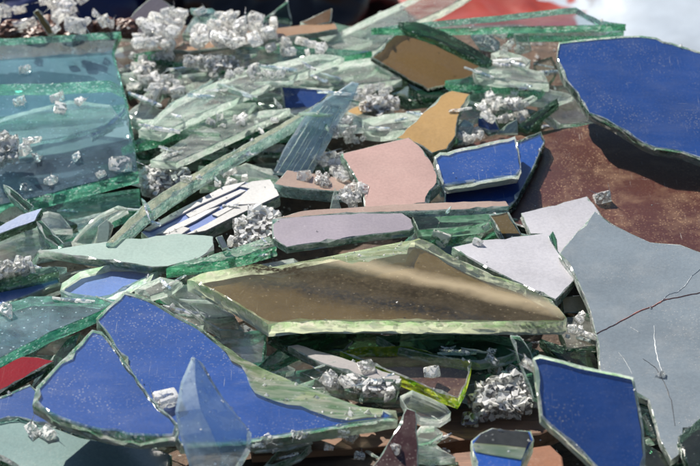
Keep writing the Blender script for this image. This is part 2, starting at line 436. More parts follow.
S('clear plate with dark green edge in front of the brown strip', [(133,54),(160,49),(220,47),(300,46),(372,51),(340,57),(290,63),(228,70),(180,63)], 16, 0, .06, 6, mat=PALE, ed='m')
S('frosted white glass plate left of the tan mirror triangle', [(286,83),(316,70),(345,61),(374,57),(396,71),(402,79),(352,85),(305,89)], 14, 0, .25, 6, mat=FROST, ed='p')
S('pale grey clear strip under the brown strip', [(230,50),(290,40),(340,34),(372,40),(330,52),(280,58),(240,60)], 12, 0, .1, 5, mat=FROST, ed='p')
S('long clear splinter running up from the left pane to the green-edged plate', [(148,124),(170,103),(196,88),(226,72),(234,74),(204,96),(178,112)], 15, 0, .1, 6, ed='t')
S('long pale pane sweeping up from the left pane toward the frosted plate', [(138,130),(176,100),(238,71),(318,53),(344,56),(268,84),(204,112),(160,134)], 24, 0, .10, 5, mat=FROST, ed='p')
S('second long pale pane sweeping up behind the small deep blue piece', [(236,104),(300,78),(362,62),(380,66),(332,84),(270,108)], 9, 0, .12, 5, mat=FROST, ed='g')
S('low pale pane sweeping up just above the long glass bar', [(150,160),(190,134),(262,110),(290,108),(240,132),(176,162)], 14, 0, .08, 5, mat=FROST, ed='p')
S('curved clear splinter beside the right edge of the left pane', [(134,118),(142,96),(158,80),(176,68),(182,74),(162,92),(146,116)], 12, 0, .2, 6, mat=PALE, ed='g')
S('pale green clear plate left of the small deep blue piece', [(226,97),(262,88),(290,84),(302,92),(296,106),(232,112)], 10, 0, .1, 7, mat=PALE, ed='g')
S('wide clear plate with glittering emerald front edge, behind the long glass bar', [(146,127),(196,117),(262,113),(306,116),(322,122),(296,129),(180,130)], 9, 0, .04, 9, mat=PALE, ed='m')
S('low dark green plate under the emerald-edged plate', [(120,142),(160,137),(240,139),(280,143),(240,148),(150,148)], 2, 0, .03, 8, mat=DEEP, ed='d')
S('clear plate with pale top between the low plates', [(196,112),(240,104),(300,103),(330,110),(290,114),(210,117)], 12, 0, .1, 6, mat=FROST, ed='g')
S('small deep blue piece behind the upright ice-blue shard', [(281,85),(300,86),(332,89),(322,102),(304,112),(287,119),(283,100)], 16, 0, .5, 5, 'back', BLUED, 'p')
S('ochre sliver lying right of the ice-blue shard', [(338,118),(352,108),(375,100),(392,98),(384,106),(360,115),(342,122)], 10, 0, .2, 4, 'face', TAN, 'g')
S('clear oblong plate just left of the tan shard', [(362,120),(384,114),(420,110),(426,118),(414,128),(380,132),(364,130)], 14, 0, .2, 7, mat=FROST, ed='p')
S('long clear plate with emerald front edge below the tan mirror triangle', [(445,80),(470,77),(505,77),(546,85),(541,92),(500,86),(450,84)], 22, 0, .03, 5, ed='m')
S('whitish clear slab resting on the emerald-edged plate', [(473,69),(480,64),(520,66),(543,72),(549,83),(512,80),(476,77)], 28, 0, .15, 6, mat=FROST, ed='p')
S('narrow white glass slab slanting above the whitish slab', [(491,53),(502,50),(522,55),(531,60),(528,65),(500,62)], 32, 0, .3, 5, mat=FROST, ed='p')
S('small upright pale block under the thin green plates', [(514,33),(527,31),(532,50),(519,54)], 34, 0, 1.6, 6, mat=FROST, ed='p')
S('tilted bluish clear chip left of the upright pale block', [(470,34),(486,30),(500,42),(498,50),(480,47)], 34, .2, .9, 4, mat=ICE, ed='t')
S('clear fragment with dark sides right of the upright pale block', [(534,62),(552,56),(558,70),(548,84),(536,78)], 20, 0, .8, 6, mat=PALE, ed='d')
S('dark green bar leaning across the gap above the maroon board', [(518,125),(536,112),(551,101),(557,98),(559,103),(544,115),(528,129)], 20, 0, .5, 5, mat=DEEP, ed='d')
S('thin curved clear splinter above the white crumb cluster', [(500,99),(516,102),(533,95),(537,97),(520,107),(504,105)], 22, 0, .6, 3, mat=PALE, ed='p')
S('small mint triangle leaning on the maroon board', [(496,133),(507,124),(517,119),(518,133)], 14, 0, 1.2, 4, 'face', MINT, 'p')
S('navy chip beside the white crumb cluster', [(477,117),(487,114),(496,120),(500,130),(488,133),(478,126)], 14, .2, .9, 5, 'back', BLUED, 't')
S('bluish clear chip right of the tan shard', [(456,127),(464,119),(474,124),(470,140),(458,145)], 14, 0, .9, 5, mat=ICE, ed='t')
S('dark plate edge behind the tan shard', [(408,84),(440,84),(480,92),(500,98),(460,100),(420,96)], 6, 0, .05, 6, mat=DEEP, ed='d')
S('dark low plate between tan shard and leaning green bar', [(462,104),(500,102),(545,112),(540,124),(490,122)], 0, 0, .05, 6, mat=DEEP, ed='d')
S('clear plate under the top right blue shard', [(536,88),(572,84),(596,108),(600,122),(560,124),(540,110)], 10, 0, .1, 6, mat=PALE, ed='g')

# --- big pane on the left
S('upper light-blue pane behind the big left pane', [(-40,42),(0,38),(60,35),(121,31),(113,48),(119,72),(128,104),(-40,122)], 20, 0, .30, 6, mat=PANE, ed='m', step=7)
S('big light-blue clear pane at the left with thick emerald front edge', [(-40,84),(40,83),(110,80),(122,86),(129,112),(134,140),(138,171),(86,184),(30,199),(-40,214)], 18, 0, .26, 9, mat=PANE, ed='m', step=7, jag=.35)
S('bright blue slanting strip under the right part of the left pane', [(90,132),(104,124),(124,106),(126,110),(112,126),(92,137)], 8, 0, .3, 4, 'back', BLUE, 't')
S('dark teal sliver crossing the lower left corner of the left pane', [(3,184),(10,186),(34,206),(29,212),(9,195)], 22, 0, .3, 5, mat=DEEP, ed='t')
S('shaded clear plate below the left pane', [(-30,206),(20,206),(110,192),(140,188),(140,206),(90,226),(40,236),(-30,240)], -6, 0, .03, 7, mat=PALE, ed='m', step=7)

S('dark slate-blue plate added as the shade band under the front of the left pane', [(-30,170),(40,162),(100,152),(134,142),(136,160),(90,172),(30,186),(-30,200)], -16, 0, .2, 4, 'face', paint((62, 78, 100), .6, .5, .4, .3, .1), 'd')  # plate put in to draw the shadow band under the pane
S('pale aqua coated sheet added to brighten the left panes from below', [(-30,62),(60,54),(114,52),(127,110),(132,138),(70,152),(-30,166)], 4, 0, .26, 3, 'face', paint((176, 196, 200), .40, .6, .6, .5, .05), 'p')  # added so the panes above read pale and bright
S('white-frosted sheet under the middle of the left pane', [(-30,128),(20,112),(70,100),(110,104),(124,122),(60,138),(-30,150)], 9, 0, .26, 3, mat=FROST, ed='p')
S('teal clear strip under the rear half of the left pane', [(-30,76),(40,70),(96,76),(100,84),(20,92),(-30,94)], 10, 0, .26, 3, mat=glass((150, 192, 196), .08), ed='t')
# --- long bar, white shard, ice-blue blade
S('long slanting glass bar with pale top and dark teal side, centre left', [(106,243),(124,224),(140,207),(168,188),(224,155),(280,124),(318,102),(322,104),(280,130),(224,162),(182,189),(148,213),(114,243)], 22, 0, .05, 7, mat=glass((206, 212, 196), .30, .05, .12, (206, 200, 176)), ed='t', step=5)
WH, wfr = S('cracked white-coated shard with blue slits, below the long glass bar', [(141,232),(160,221),(195,203),(226,186),(248,182),(270,180),(277,190),(280,197),(262,206),(232,219),(206,232),(180,239),(150,240)], 12, 0, .12, 6, 'face', paint((124, 144, 200), .55, .5, .5, .5, .0), 'g')
IB, ifr = S('tall ice-blue streaked blade leaning behind the taupe piece', [(273,172),(283,150),(300,122),(313,106),(336,92),(352,81),(359,83),(353,98),(340,117),(326,146),(311,173),(290,174)], 30, 0, 1.1, 5, mat=ICEB, ed=E_ICE, step=5, rimmat=E_ICE, bev={8: 3, 9: 3, 1: 2})
S('taupe coated piece with teal edge above the lavender shard', [(274,184),(287,170),(312,172),(340,178),(356,182),(361,192),(330,191),(290,187)], 18, 0, .05, 7, 'face', TAUPE, 't')
S('pale green arched splinter left of the long glass bar', [(71,242),(85,226),(100,213),(118,205),(128,208),(112,216),(100,228),(92,245)], 10, 0, .5, 5, mat=PALE, ed='p')
S('small pale mint triangle in the arch of the green splinter', [(96,243),(98,226),(107,219),(113,224),(108,243)], 9, 0, .9, 4, 'face', MINT, 'p')
S('pale clear plate left of the lavender shard, over the smoky shard', [(206,256),(236,247),(270,236),(277,246),(250,254),(214,262),(166,268),(180,262)], 18, 0, .05, 6, mat=FROST, ed='m')
S('small white bar standing beside the pale crackled lump', [(216,237),(222,235),(228,247),(222,249)], 24, 0, 1.2, 4, 'face', WHITE, 'p')
S('short clear spike standing behind the lavender shard', [(330,209),(332,198),(335,188),(338,198),(341,209)], 26, 0, 1.8, 4, mat=FROST, ed='p')

# --- coloured group in the middle right
S('big maroon board lying under the slate and blue shards at the right', [(450,147),(510,136),(602,121),(640,125),(730,140),(730,290),(640,270),(560,238),(515,224),(498,210)], 4, 0, .10, 6, 'face', MAROON, 'd', name='maroon_board', cat='board', step=8)
S('largest deep blue shard, overhanging the maroon board at the top right', [(559,42),(600,37),(640,35),(656,37),(680,45),(730,60),(730,168),(682,151),(655,147),(643,142),(626,131),(606,119),(589,112),(583,103),(577,92),(566,80),(561,70),(557,58)], 38, 0, .30, 6.5, 'back', BLUED, 'g', step=5, depth=.15)
S('tan coated shard behind the pink shard', [(397,138),(420,116),(440,96),(452,90),(470,94),(462,107),(458,117),(456,135),(447,149),(432,153),(422,146),(410,140)], 20, 0, .30, 6, 'face', TAN, 'g')
S('blue shard lower and right, half under the pale-rimmed blue shard', [(516,141),(541,131),(545,140),(534,166),(516,200),(510,206),(446,206),(440,188),(480,182),(519,172)], 12, 0, .12, 6, 'back', BLUE, 'd', depth=.25)
S('pale-rimmed blue shard right of the pink shard', [(434,156),(440,152),(476,145),(515,136),(519,150),(521,168),(518,174),(480,180),(441,186),(438,172)], 22, 0, .15, 6, 'back', BLUE, 'p', depth=.3, bev={7: 1.5, 8: 1.0})
S('pink coated shard in the middle of the heap', [(341,153),(380,144),(409,137),(420,146),(430,160),(438,175),(440,183),(431,191),(428,204),(400,206),(365,208),(362,190),(352,172)], 24, 0, .18, 7, 'face', PINK, 'g', bev={5: 1.5, 7: 2.5})
S('green chipped clear piece under the right corner of the pink shard', [(424,208),(432,190),(441,184),(446,192),(446,208)], 16, 0, .5, 6, ed='g')
S('long thin taupe strip plate with teal edge, in front of the pink shard', [(272,219),(300,211),(350,207),(420,203),(480,201),(506,201),(509,206),(470,209),(420,211),(380,212),(330,214),(290,218)], 27, 0, 0, 3.6, 'face', TAUPE, 't')
S('dark green clear plate below the taupe strip plate', [(412,216),(440,213),(480,213),(500,214),(488,222),(450,228),(418,230)], 14, 0, .1, 6, mat=DEEP, ed='g')
S('small brown-backed clear piece left of the pale lit part of the slate board', [(489,214),(508,210),(516,224),(521,233),(531,234),(528,239),(504,240),(497,228)], 14, 0, .25, 5, 'back', SMOKE, 't')
S('pale lit part of the slate board, painted as a separate piece', [(521,213),(556,204),(587,196),(600,212),(606,224),(580,250),(556,262),(545,234),(530,234)], 10, 0, .12, 4, 'face', PGREY, 'p', cat='glass shard')  # one board's light and dark parts painted as two pieces
SL, sfr = S('large slate-grey scratched board at the lower right', [(595,211),(612,222),(628,232),(650,242),(680,244),(730,264),(730,425),(686,430),(679,455),(671,460),(660,440),(648,400),(600,378),(597,340),(590,310),(575,275),(559,253)], 15, 0, .16, 4, 'face', SLATE, 'p', name='slate_board', cat='board', step=7, jag=.4)
S('lavender-grey coated shard between smoky shard and slate board', [(452,247),(480,240),(545,233),(552,235),(556,248),(565,258),(579,269),(581,273),(566,289),(556,300),(520,284),(480,264)], 20, 0, .10, 5, 'face', PGREY, 'g')
S('curved dark chip standing at the corner of the lavender-grey shard', [(549,236),(553,231),(557,240),(558,252),(554,248)], 23, 0, 1.5, 3, mat=DEEP, ed='t')
S('lavender shard above the smoky shard, left of centre', [(272,224),(280,218),(320,215),(360,213),(402,213),(411,219),(414,227),(410,230),(360,236),(320,242),(287,247),(273,238)], 27, 0, .05, 4, 'face', LAV, 'g')

# --- left middle
S('pale mint coated shard, long and pointed, at the left', [(38,250),(60,248),(100,242),(140,237),(180,233),(213,236),(214,249),(200,258),(168,266),(152,267),(120,262),(80,257)], 16, 0, .05, 4.5, 'face', MINT, 'g')
S('small pale blue sliver at the left frame edge', [(-20,237),(0,226),(20,215),(42,208),(35,221),(0,234),(-20,242)], 16, 0, .3, 5, 'face', paint((160, 178, 214), .62, .5, .4, .3, .1), 'd')
S('dark teal splinter pointing at the tip of the mint shard', [(36,221),(42,220),(64,243),(58,246),(45,238)], 14, 0, .3, 5, mat=DEEP, ed='t')
S('mottled clear plate below the small pale blue sliver', [(-20,243),(20,228),(38,226),(52,240),(40,250),(30,262),(-20,272)], 6, 0, .05, 6, mat=PALE, ed='g')
S('dark green bar at the left frame edge, below the white crackled block', [(-20,281),(30,270),(56,266),(59,271),(30,277),(0,282),(-20,288)], 14, 0, 0, 6, mat=DEEP, ed='d')
S('clear shard with periwinkle backing under the dark green bar', [(-20,298),(0,288),(40,278),(58,273),(60,282),(32,293),(0,304),(-20,312)], 9, 0, .1, 5, 'back', BLUEL, 'p')
S('clear shard with periwinkle backing left of the big blue wing', [(60,290),(62,282),(80,271),(110,264),(150,264),(158,271),(132,284),(112,295),(98,299),(76,296)], 12, 0, .08, 6, 'back', BLUEL, 'b', depth=.7, bev={0: 1.5, 7: 2, 8: 2})
S('wide clear pane with curved emerald edge above the red shard', [(-20,312),(30,296),(90,297),(118,300),(98,312),(75,322),(50,332),(25,345),(0,358),(-20,368)], 10, 0, .08, 6, mat=PANE2, ed='m', step=5, rim=(.0001, .0004))
S('glossy red coated shard at the left frame edge', [(-20,374),(0,367),(22,356),(38,357),(54,361),(32,373),(0,392),(-20,402)], 4, 0, .1, 4, 'face', RED, 'd')
S('dull red sliver seen under the wide clear pane', [(-20,346),(0,344),(22,348),(10,358),(-20,366)], 0, 0, .05, 4, 'face', paint((120, 50, 46), .62, .4, .6, .4, .3), 'd')
S('dark clear piece under the front of the left blue shards', [(50,362),(66,340),(80,332),(70,356),(54,378),(36,386)], 2, 0, .1, 5, mat=DEEP, ed='d')

# --- front left
S('pale teal coated shard in the bottom left corner', [(-20,424),(18,417),(40,422),(80,438),(110,442),(150,446),(172,455),(166,475),(120,500),(60,500),(24,470),(0,458),(-20,450)], -2, 0, .05, 5, 'face', MINTD, 'm', step=6, jag=.3)
S('blue scrap at the left frame edge below the red shard', [(-20,402),(4,395),(30,384),(46,400),(60,424),(44,424),(18,417),(-20,424)], 2, 0, .1, 4, 'back', BLUED, 't')
S('wing-shaped blue shard, largest in the front left, with pale green chipped flank', [(96,318),(124,291),(148,297),(175,314),(205,330),(232,347),(262,362),(310,382),(360,400),(396,404),(398,416),(340,425),(290,433),(245,440),(180,442),(150,402),(120,352)], 16, 0, .12, 7, 'back', BLUE, 'g', step=5, depth=.2, bev={5: 8.0, 6: 20.0, 7: 17.0, 8: 9.0, 4: 2.0}, rimmat=E_FLANK)
S('triangular blue shard lying on the wing-shaped blue shard, front left', [(92,329),(102,331),(120,354),(140,382),(160,407),(179,424),(174,435),(140,438),(100,431),(60,418),(32,402),(36,386),(60,361)], 26, 0, .14, 6.5, 'back', BLUE, 'g', step=5, depth=.22, rim=(.0005, .0014), bev={6: 1.0, 7: 1.0})
def blade():
    Lp = [(192,357),(181,382),(175,412),(180,436),(190,468),(204,494)]; Rp = [(198,360),(208,378),(218,394),(247,430),(246,448),(226,482)]
    Cp = [(195,358),(196,384),(201,410),(212,432),(222,456),(216,488)]; h, b = .028, 1.3
    o3 = px(210, 430, h); n = Vector((0, -b, 1)).normalized(); ex = Vector((1, 0, 0)); ey = n.cross(ex)
    f = lambda q, d: px(q[0], q[1], h, 0, b, o3.x, o3.y)+n*d
    root = empty('upright_glass_shard', f((205, 490), -.004), 'upright faceted clear blade with pointed tip in front of the blue wing', 'glass shard')
    k = len(Lp); rp = [.0, .003, .0055, .0065, .006, .005]
    L = [f(q, 0) for q in Lp]; Rr = [f(q, 0) for q in Rp]; Cc = [f(q, d) for q, d in zip(Cp, rp)]
    bl = [f((q[0]+2, q[1]-1), -.006) for q in Lp]; br = [f((q[0]+4, q[1]+2), -.006) for q in Rp]
    o = root.location; loc = lambda vs: [v-o for v in vs]
    strip = lambda m: [(i, i+1, m+i+1, m+i) for i in range(m-1)]
    rev = lambda fs: [t[::-1] for t in fs]
    obj('left_facet', mesh('left_facet', loc(L+Cc), strip(k)), glass((226, 240, 250), .40, .03, .3, (216, 234, 250)), root)
    obj('right_facet', mesh('right_facet', loc(Cc+Rr), strip(k)), glass((200, 226, 244), .24, .02, .16, (206, 228, 248)), root)
    obj('back_face', mesh('back_face', loc(bl+br), rev(strip(k))), solid_glass((226, 240, 250), .08, .4), root)
    vs = loc(L+bl+Rr+br+Cc); e = rev(strip(k))+[(2*k+i, 2*k+i+1, 3*k+i+1, 3*k+i) for i in range(k-1)]+[(0, 4*k, 2*k, 3*k, k)]
    obj('broken_edge', mesh('broken_edge', vs, e), E_ICE, root)
blade()

# --- the smoky shard, centre
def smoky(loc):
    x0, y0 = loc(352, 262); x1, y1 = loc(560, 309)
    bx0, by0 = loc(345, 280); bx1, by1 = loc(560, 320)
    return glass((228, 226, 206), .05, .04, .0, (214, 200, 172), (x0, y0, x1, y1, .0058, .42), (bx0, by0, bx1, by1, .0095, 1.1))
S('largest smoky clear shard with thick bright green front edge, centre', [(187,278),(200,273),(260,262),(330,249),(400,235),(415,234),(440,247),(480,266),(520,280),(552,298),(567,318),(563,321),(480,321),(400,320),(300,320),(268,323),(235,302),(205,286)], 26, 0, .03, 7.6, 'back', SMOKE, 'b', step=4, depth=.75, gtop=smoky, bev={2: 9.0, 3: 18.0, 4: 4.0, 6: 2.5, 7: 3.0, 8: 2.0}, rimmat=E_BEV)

# --- under and in front of the smoky shard
S('green clear plate under the front edge of the smoky shard', [(376,336),(420,331),(480,331),(532,342),(506,357),(480,362),(440,357),(396,347)], 10, 0, .05, 5, mat=DEEP, ed='g')
S('dark clear plate under the left half of the smoky shard', [(268,336),(330,330),(400,336),(384,352),(330,350),(290,348)], 6, 0, .05, 5, mat=DEEP, ed='d')
S('grey coated strip slanting under the smoky shard', [(288,346),(298,344),(350,360),(400,376),(400,381),(374,379),(320,363)], 11, 0, .1, 4, 'face', GREY, 'g')
S('maroon-topped shard with thick yellow-green edge below the smoky shard', [(340,351),(366,346),(410,346),(472,362),(466,384),(458,398),(440,392),(400,375),(368,362)], 9, 0, .1, 6.5, 'back', MAROON, 'l', step=3.6, depth=.9)
S('clear splintered slab above the tip of the blue wing', [(300,372),(330,362),(372,372),(400,384),(396,394),(360,394),(330,386)], 4, 0, .1, 5, mat=PALE, ed='g')
S('rounded clear pebble-like piece below the yellow-green edge', [(400,396),(412,390),(432,398),(446,405),(451,412),(440,419),(420,417),(406,408)], 5, 0, .3, 6, mat=PALE, ed='p')
S('narrow dark green splinter beside the lower right blue shard', [(510,335),(520,336),(531,352),(540,372),(543,402),(533,398),(522,368)], 14, .1, .9, 5, mat=DEEP, ed='g')
S('clear splinters of glass left of the smoky shard tip', [(160,292),(186,284),(210,298),(236,318),(244,330),(220,330),(190,312)], 8, 0, .1, 5, mat=PALE, ed='p')
S('pale edged clear splinter along the back of the blue wing', [(134,289),(160,276),(182,281),(170,290),(150,296)], 14, 0, .2, 4, mat=FROST, ed='p')
S('dark maroon shard standing at the bottom edge, centre right', [(406,407),(416,411),(418,440),(420,490),(352,490),(378,460),(396,430)], 8, 0, .5, 5, 'face', DMAR, 'd')
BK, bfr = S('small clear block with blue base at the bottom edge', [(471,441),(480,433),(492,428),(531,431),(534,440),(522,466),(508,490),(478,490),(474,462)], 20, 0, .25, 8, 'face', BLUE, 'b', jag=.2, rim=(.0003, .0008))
S('deep blue shard standing at the lower right, beside the slate board', [(533,358),(540,354),(590,367),(634,377),(637,392),(644,430),(646,490),(618,490),(582,453),(560,433),(541,416),(538,390)], 34, 0, .55, 6.5, 'back', BLUED, 'b', step=5, depth=.2, rim=(.0005, .0013))
S('beige coated block between smoky shard and slate board', [(562,297),(586,294),(594,312),(564,313)], 8, 0, .5, 5, 'face', BEIGE, 'd')
S('crusted grey clear plate under the beige block', [(556,318),(594,314),(602,346),(566,350)], 4, 0, .5, 6, mat=FROST, ed='d')
S('dark plate under the tip of the smoky shard', [(540,338),(560,345),(600,352),(610,372),(560,362)], -2, 0, .3, 6, mat=DEEP, ed='d')
S('dark green clear plate at the right frame edge, bottom', [(678,436),(700,418),(730,410),(730,460),(690,470)], 8, 0, .1, 6, mat=DEEP, ed='d')
S('dark clear plate in the bottom right corner', [(640,440),(676,462),(730,462),(730,500),(640,500)], -4, 0, .1, 6, mat=DEEP, ed='d')
S('small curved dark chip left of the slate board tip', [(641,416),(647,412),(654,424),(657,436),(648,432)], 16, 0, .8, 4, mat=PALE, ed='d')

RS = random.Random(77)
def sheets(n, u0, v0, u1, v1, h0, h1, label, group, eds, ang=(-22, 14), L=(45, 110)):
    for i in range(n):
        cu, cv = RS.uniform(u0, u1), RS.uniform(v0, v1); l = RS.uniform(*L)/2; w = RS.uniform(5, 12); an = R(RS.uniform(*ang))
        dx, dy = math.cos(an), math.sin(an)
        P = [(-1, RS.uniform(-.3, .5)), (RS.uniform(-.5, -.1), -1), (RS.uniform(.2, .7), -RS.uniform(.6, 1)), (1, RS.uniform(-.4, .4)), (RS.uniform(.2, .6), RS.uniform(.5, 1)), (RS.uniform(-.7, -.2), RS.uniform(.5, 1))]
        S(label, [(cu+p*l*dx-q*w*dy*.5, cv+p*l*dy+q*w) for p, q in P], RS.uniform(h0, h1), RS.uniform(-.05, .05), RS.uniform(-.02, .12), RS.uniform(3.5, 6),
          mat=RS.choice((G_CLEAR, PALE, G_CLEAR, FROST)), ed=RS.choice(eds), group=group, step=5)
sheets(22, 150, 60, 340, 130, 6, 18, 'thin clear sheet in the stack behind the long glass bar', 'clear sheets behind the long bar', 'gpdpmg')
sheets(10, 120, 55, 210, 108, 4, 14, 'thin clear sheet just right of the left pane', 'clear sheets right of the left pane', 'gpdpm', (-40, 10), L=(40, 80))
sheets(8, 150, 140, 280, 178, -6, 4, 'thin clear sheet low in the gap behind the cracked white shard', 'clear sheets behind the white shard', 'gdp')
sheets(9, 465, 70, 560, 122, 4, 18, 'thin clear sheet in the stack left of the largest blue shard', 'clear sheets in the right stack', 'gmdp', L=(35, 70))
sheets(8, 0, 210, 120, 240, -4, 6, 'thin clear sheet under the front edge of the left pane', 'clear sheets under the left pane', 'gpdt', L=(40, 80))
sheets(6, 0, 268, 110, 310, 2, 7, 'thin clear sheet under the mint shard tip', 'clear sheets at the left', 'gpt', L=(40, 80))
sheets(12, 280, 345, 530, 400, -8, 5, 'thin clear sheet in the hollow under the smoky shard', 'clear sheets under the smoky shard', 'gdmgp', L=(40, 90))
sheets(9, 250, 418, 480, 462, -6, 2, 'thin clear sheet on the planks at the bottom', 'clear sheets on the planks', 'dgdp', L=(35, 80))
sheets(5, 160, 285, 240, 330, 0, 8, 'thin clear sheet between blue wing and smoky shard', 'clear sheets beside the blue wing', 'gp', (10, 45), L=(40, 80))
sheets(5, 420, 215, 510, 238, 0, 10, 'thin clear sheet in the gap below the taupe strip', 'clear sheets below the taupe strip', 'gm', L=(35, 70))

# white flakes on the cracked shard, scratches on the slate board
org, ex, ey, nn, h_, a_, b_, o3_ = wfr
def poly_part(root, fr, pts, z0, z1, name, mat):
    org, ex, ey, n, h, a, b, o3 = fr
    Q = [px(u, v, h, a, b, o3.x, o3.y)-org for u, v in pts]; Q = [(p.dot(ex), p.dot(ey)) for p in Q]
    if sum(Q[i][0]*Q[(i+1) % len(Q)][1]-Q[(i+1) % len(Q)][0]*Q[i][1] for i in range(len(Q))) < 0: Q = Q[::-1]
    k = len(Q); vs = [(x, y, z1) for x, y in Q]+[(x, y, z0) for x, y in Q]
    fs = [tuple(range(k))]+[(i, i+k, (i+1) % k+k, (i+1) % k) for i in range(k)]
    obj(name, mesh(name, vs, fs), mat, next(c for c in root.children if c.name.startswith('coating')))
for pts in [[(144,231),(172,215),(224,188),(246,183),(236,190),(196,208),(170,222),(150,232)],
            [(240,188),(252,183),(270,181),(276,190),(279,197),(262,205),(240,206),(222,208),(240,198),(250,190)],
            [(186,216),(208,205),(240,191),(246,192),(214,208),(190,219)],
            [(156,236),(176,226),(206,212),(220,208),(196,222),(172,234)],
            [(186,236),(206,226),(238,208),(262,205),(232,219),(206,232)],
            [(150,239),(166,236),(182,228),(190,230),(178,238)],
            [(212,216),(226,209),(240,204),(236,208),(218,218)]]:
    poly_part(WH, wfr, pts, .0002, .0011, 'paint_flake', WHITE)
poly_part(BK, bfr, [(474,444),(481,435),(493,430),(528,433),(530,440),(526,449),(500,446)], .0001, .0008, 'dark_band', glass((120, 104, 84), .06))  # brown-tinted band over the blue coating
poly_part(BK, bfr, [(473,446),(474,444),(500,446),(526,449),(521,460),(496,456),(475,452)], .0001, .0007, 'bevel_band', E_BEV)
for q in range(9):
    t = (q+.6)/9.4
    ribbon(IB, ifr, [(276+34*t, 171), (291+32*t, 148), (307+28*t, 122), (322+20*t, 106)][:rnd.choice((3, 4, 4))], rnd.uniform(.3, .9), 'striation', FROST if q % 2 else E_PALE, .0005)
SCR = paint((206, 212, 216), .6, .2, .1, .1, 0); RUST = paint((196, 130, 116), .5, .2, .2, .1, .2); BLK = paint((52, 56, 64), .6, .2, .1, .1, 0)
ribbon(SL, sfr, [(596,334),(616,324),(640,311),(652,307),(664,300),(680,297),(704,292)], 1.0, 'crack', RUST, .0004)
ribbon(SL, sfr, [(661,302),(668,295),(678,292),(686,285),(692,276),(704,266)], .45, 'scratch', SCR)
ribbon(SL, sfr, [(654,326),(655,345),(658,360),(663,374)], .6, 'scratch', SCR)
ribbon(SL, sfr, [(643,359),(656,368),(664,382),(671,400),(675,426)], .5, 'crack', BLK)
ribbon(SL, sfr, [(618,352),(626,362),(632,374)], .35, 'scratch', SCR)
ribbon(SL, sfr, [(630,327),(640,333)], .5, 'scratch', SCR)

# ------------------------------------------------------------------ planks under the front
def plank(label, outl, h, mat, t=9, b=.02):
    S(label, outl, h, 0, b, t, 'face', mat, mat, name='wooden_plank', cat='plank', step=8, jag=.8, rim=(.0003, .001))
plank('weathered brown plank behind the small clear block at the bottom', [(250,436),(330,424),(420,414),(560,398),(575,418),(540,434),(440,442),(300,452),(252,456)], -10, wood_mat((128, 92, 66)))
plank('dark brown plank under the tip of the blue wing', [(230,462),(330,446),(400,438),(420,446),(400,462),(300,490),(240,500)], -14, wood_mat((84, 64, 50)))
plank('pinkish brown plank at the very bottom edge', [(380,470),(420,455),(480,450),(500,462),(500,500),(380,500)], -8, wood_mat((170, 124, 100), .42))
plank('rounded sienna piece between small block and deep blue shard', [(512,490),(522,458),(534,447),(550,445),(562,456),(570,490)], 2, paint((168, 116, 84), .42, .3, .5, .4, .3))

# ------------------------------------------------------------------ crumbs of toughened glass
def hull_mesh(k, rr, elong=1.0):
    bm = bmesh.new()
    for i in range(k):
        v = Vector((rr.choice((-1, 1))*rr.uniform(.55, 1), rr.choice((-1, 1))*rr.uniform(.55, 1)*elong, rr.choice((-1, 1))*rr.uniform(.5, .9)))
        bm.verts.new(v)
    r = bmesh.ops.convex_hull(bm, input=bm.verts)
    junk = [g for g in r['geom_interior'] if isinstance(g, bmesh.types.BMVert)]
    if junk: bmesh.ops.delete(bm, geom=junk, context='VERTS')
    bmesh.ops.bevel(bm, geom=list(bm.edges), offset=.09, segments=1, affect='EDGES', profile=.5)
    bmesh.ops.scale(bm, vec=(.0045,)*3, verts=bm.verts)
    me = bpy.data.meshes.new('glass_crumb'); bm.to_mesh(me); bm.free(); return me
CUL = cullet_mat((246, 251, 248), .20); CULW = cullet_mat((248, 251, 248), .38); CULB = cullet_mat((226, 238, 250), .22)
rr = random.Random(3)
VAR = [hull_mesh(rr.randint(14, 26), rr, rr.choice((1, 1, 1.2, 1.4))) for _ in range(14)]
VARW, VARB = [], []
for m in VAR:
    w2 = m.copy(); w2.materials.append(CULW); VARW.append(w2)
    b2 = m.copy(); b2.materials.append(CULB); VARB.append(b2)
    m.materials.append(CUL)
bpy.context.view_layer.update(); DG = bpy.context.evaluated_depsgraph_get()
def rest(u, v, h, pile):
    """where a loose piece seen at (u,v) comes to rest: on the shard there, or on the pile below it"""
    p = px(u, v, h/1000.); d = (p-CAM).normalized()
    ok, loc, nr, _, ob, _ = scn.ray_cast(DG, CAM, d)
    if not ok: return p
    if pile is None and (ob.name.startswith(('coating', 'backing')) or any(c.name.startswith('backing') for c in (ob.parent.children if ob.parent else ()))): return None
    if pile and (p-CAM).length < (loc-CAM).length: return p
    return loc
def crumb(u, v, r, h, label, group, pool=VAR, pile=False):
    p = rest(u, v, h, pile); s = r/1842.; q_ = s/.0045
    o = bpy.data.objects.new('glass_crumb', rnd.choice(pool)); COL.objects.link(o)
    o.location = (p.x, p.y, p.z+s*.3); o.scale = (q_*rnd.uniform(.8, 1.15), q_*rnd.uniform(.8, 1.15), q_*rnd.uniform(.7, 1.0))
    o.rotation_euler = (rnd.uniform(-.5, .5), rnd.uniform(-.5, .5), rnd.uniform(0, 6.3))
    tag(o, label, 'glass crumb', group); return o
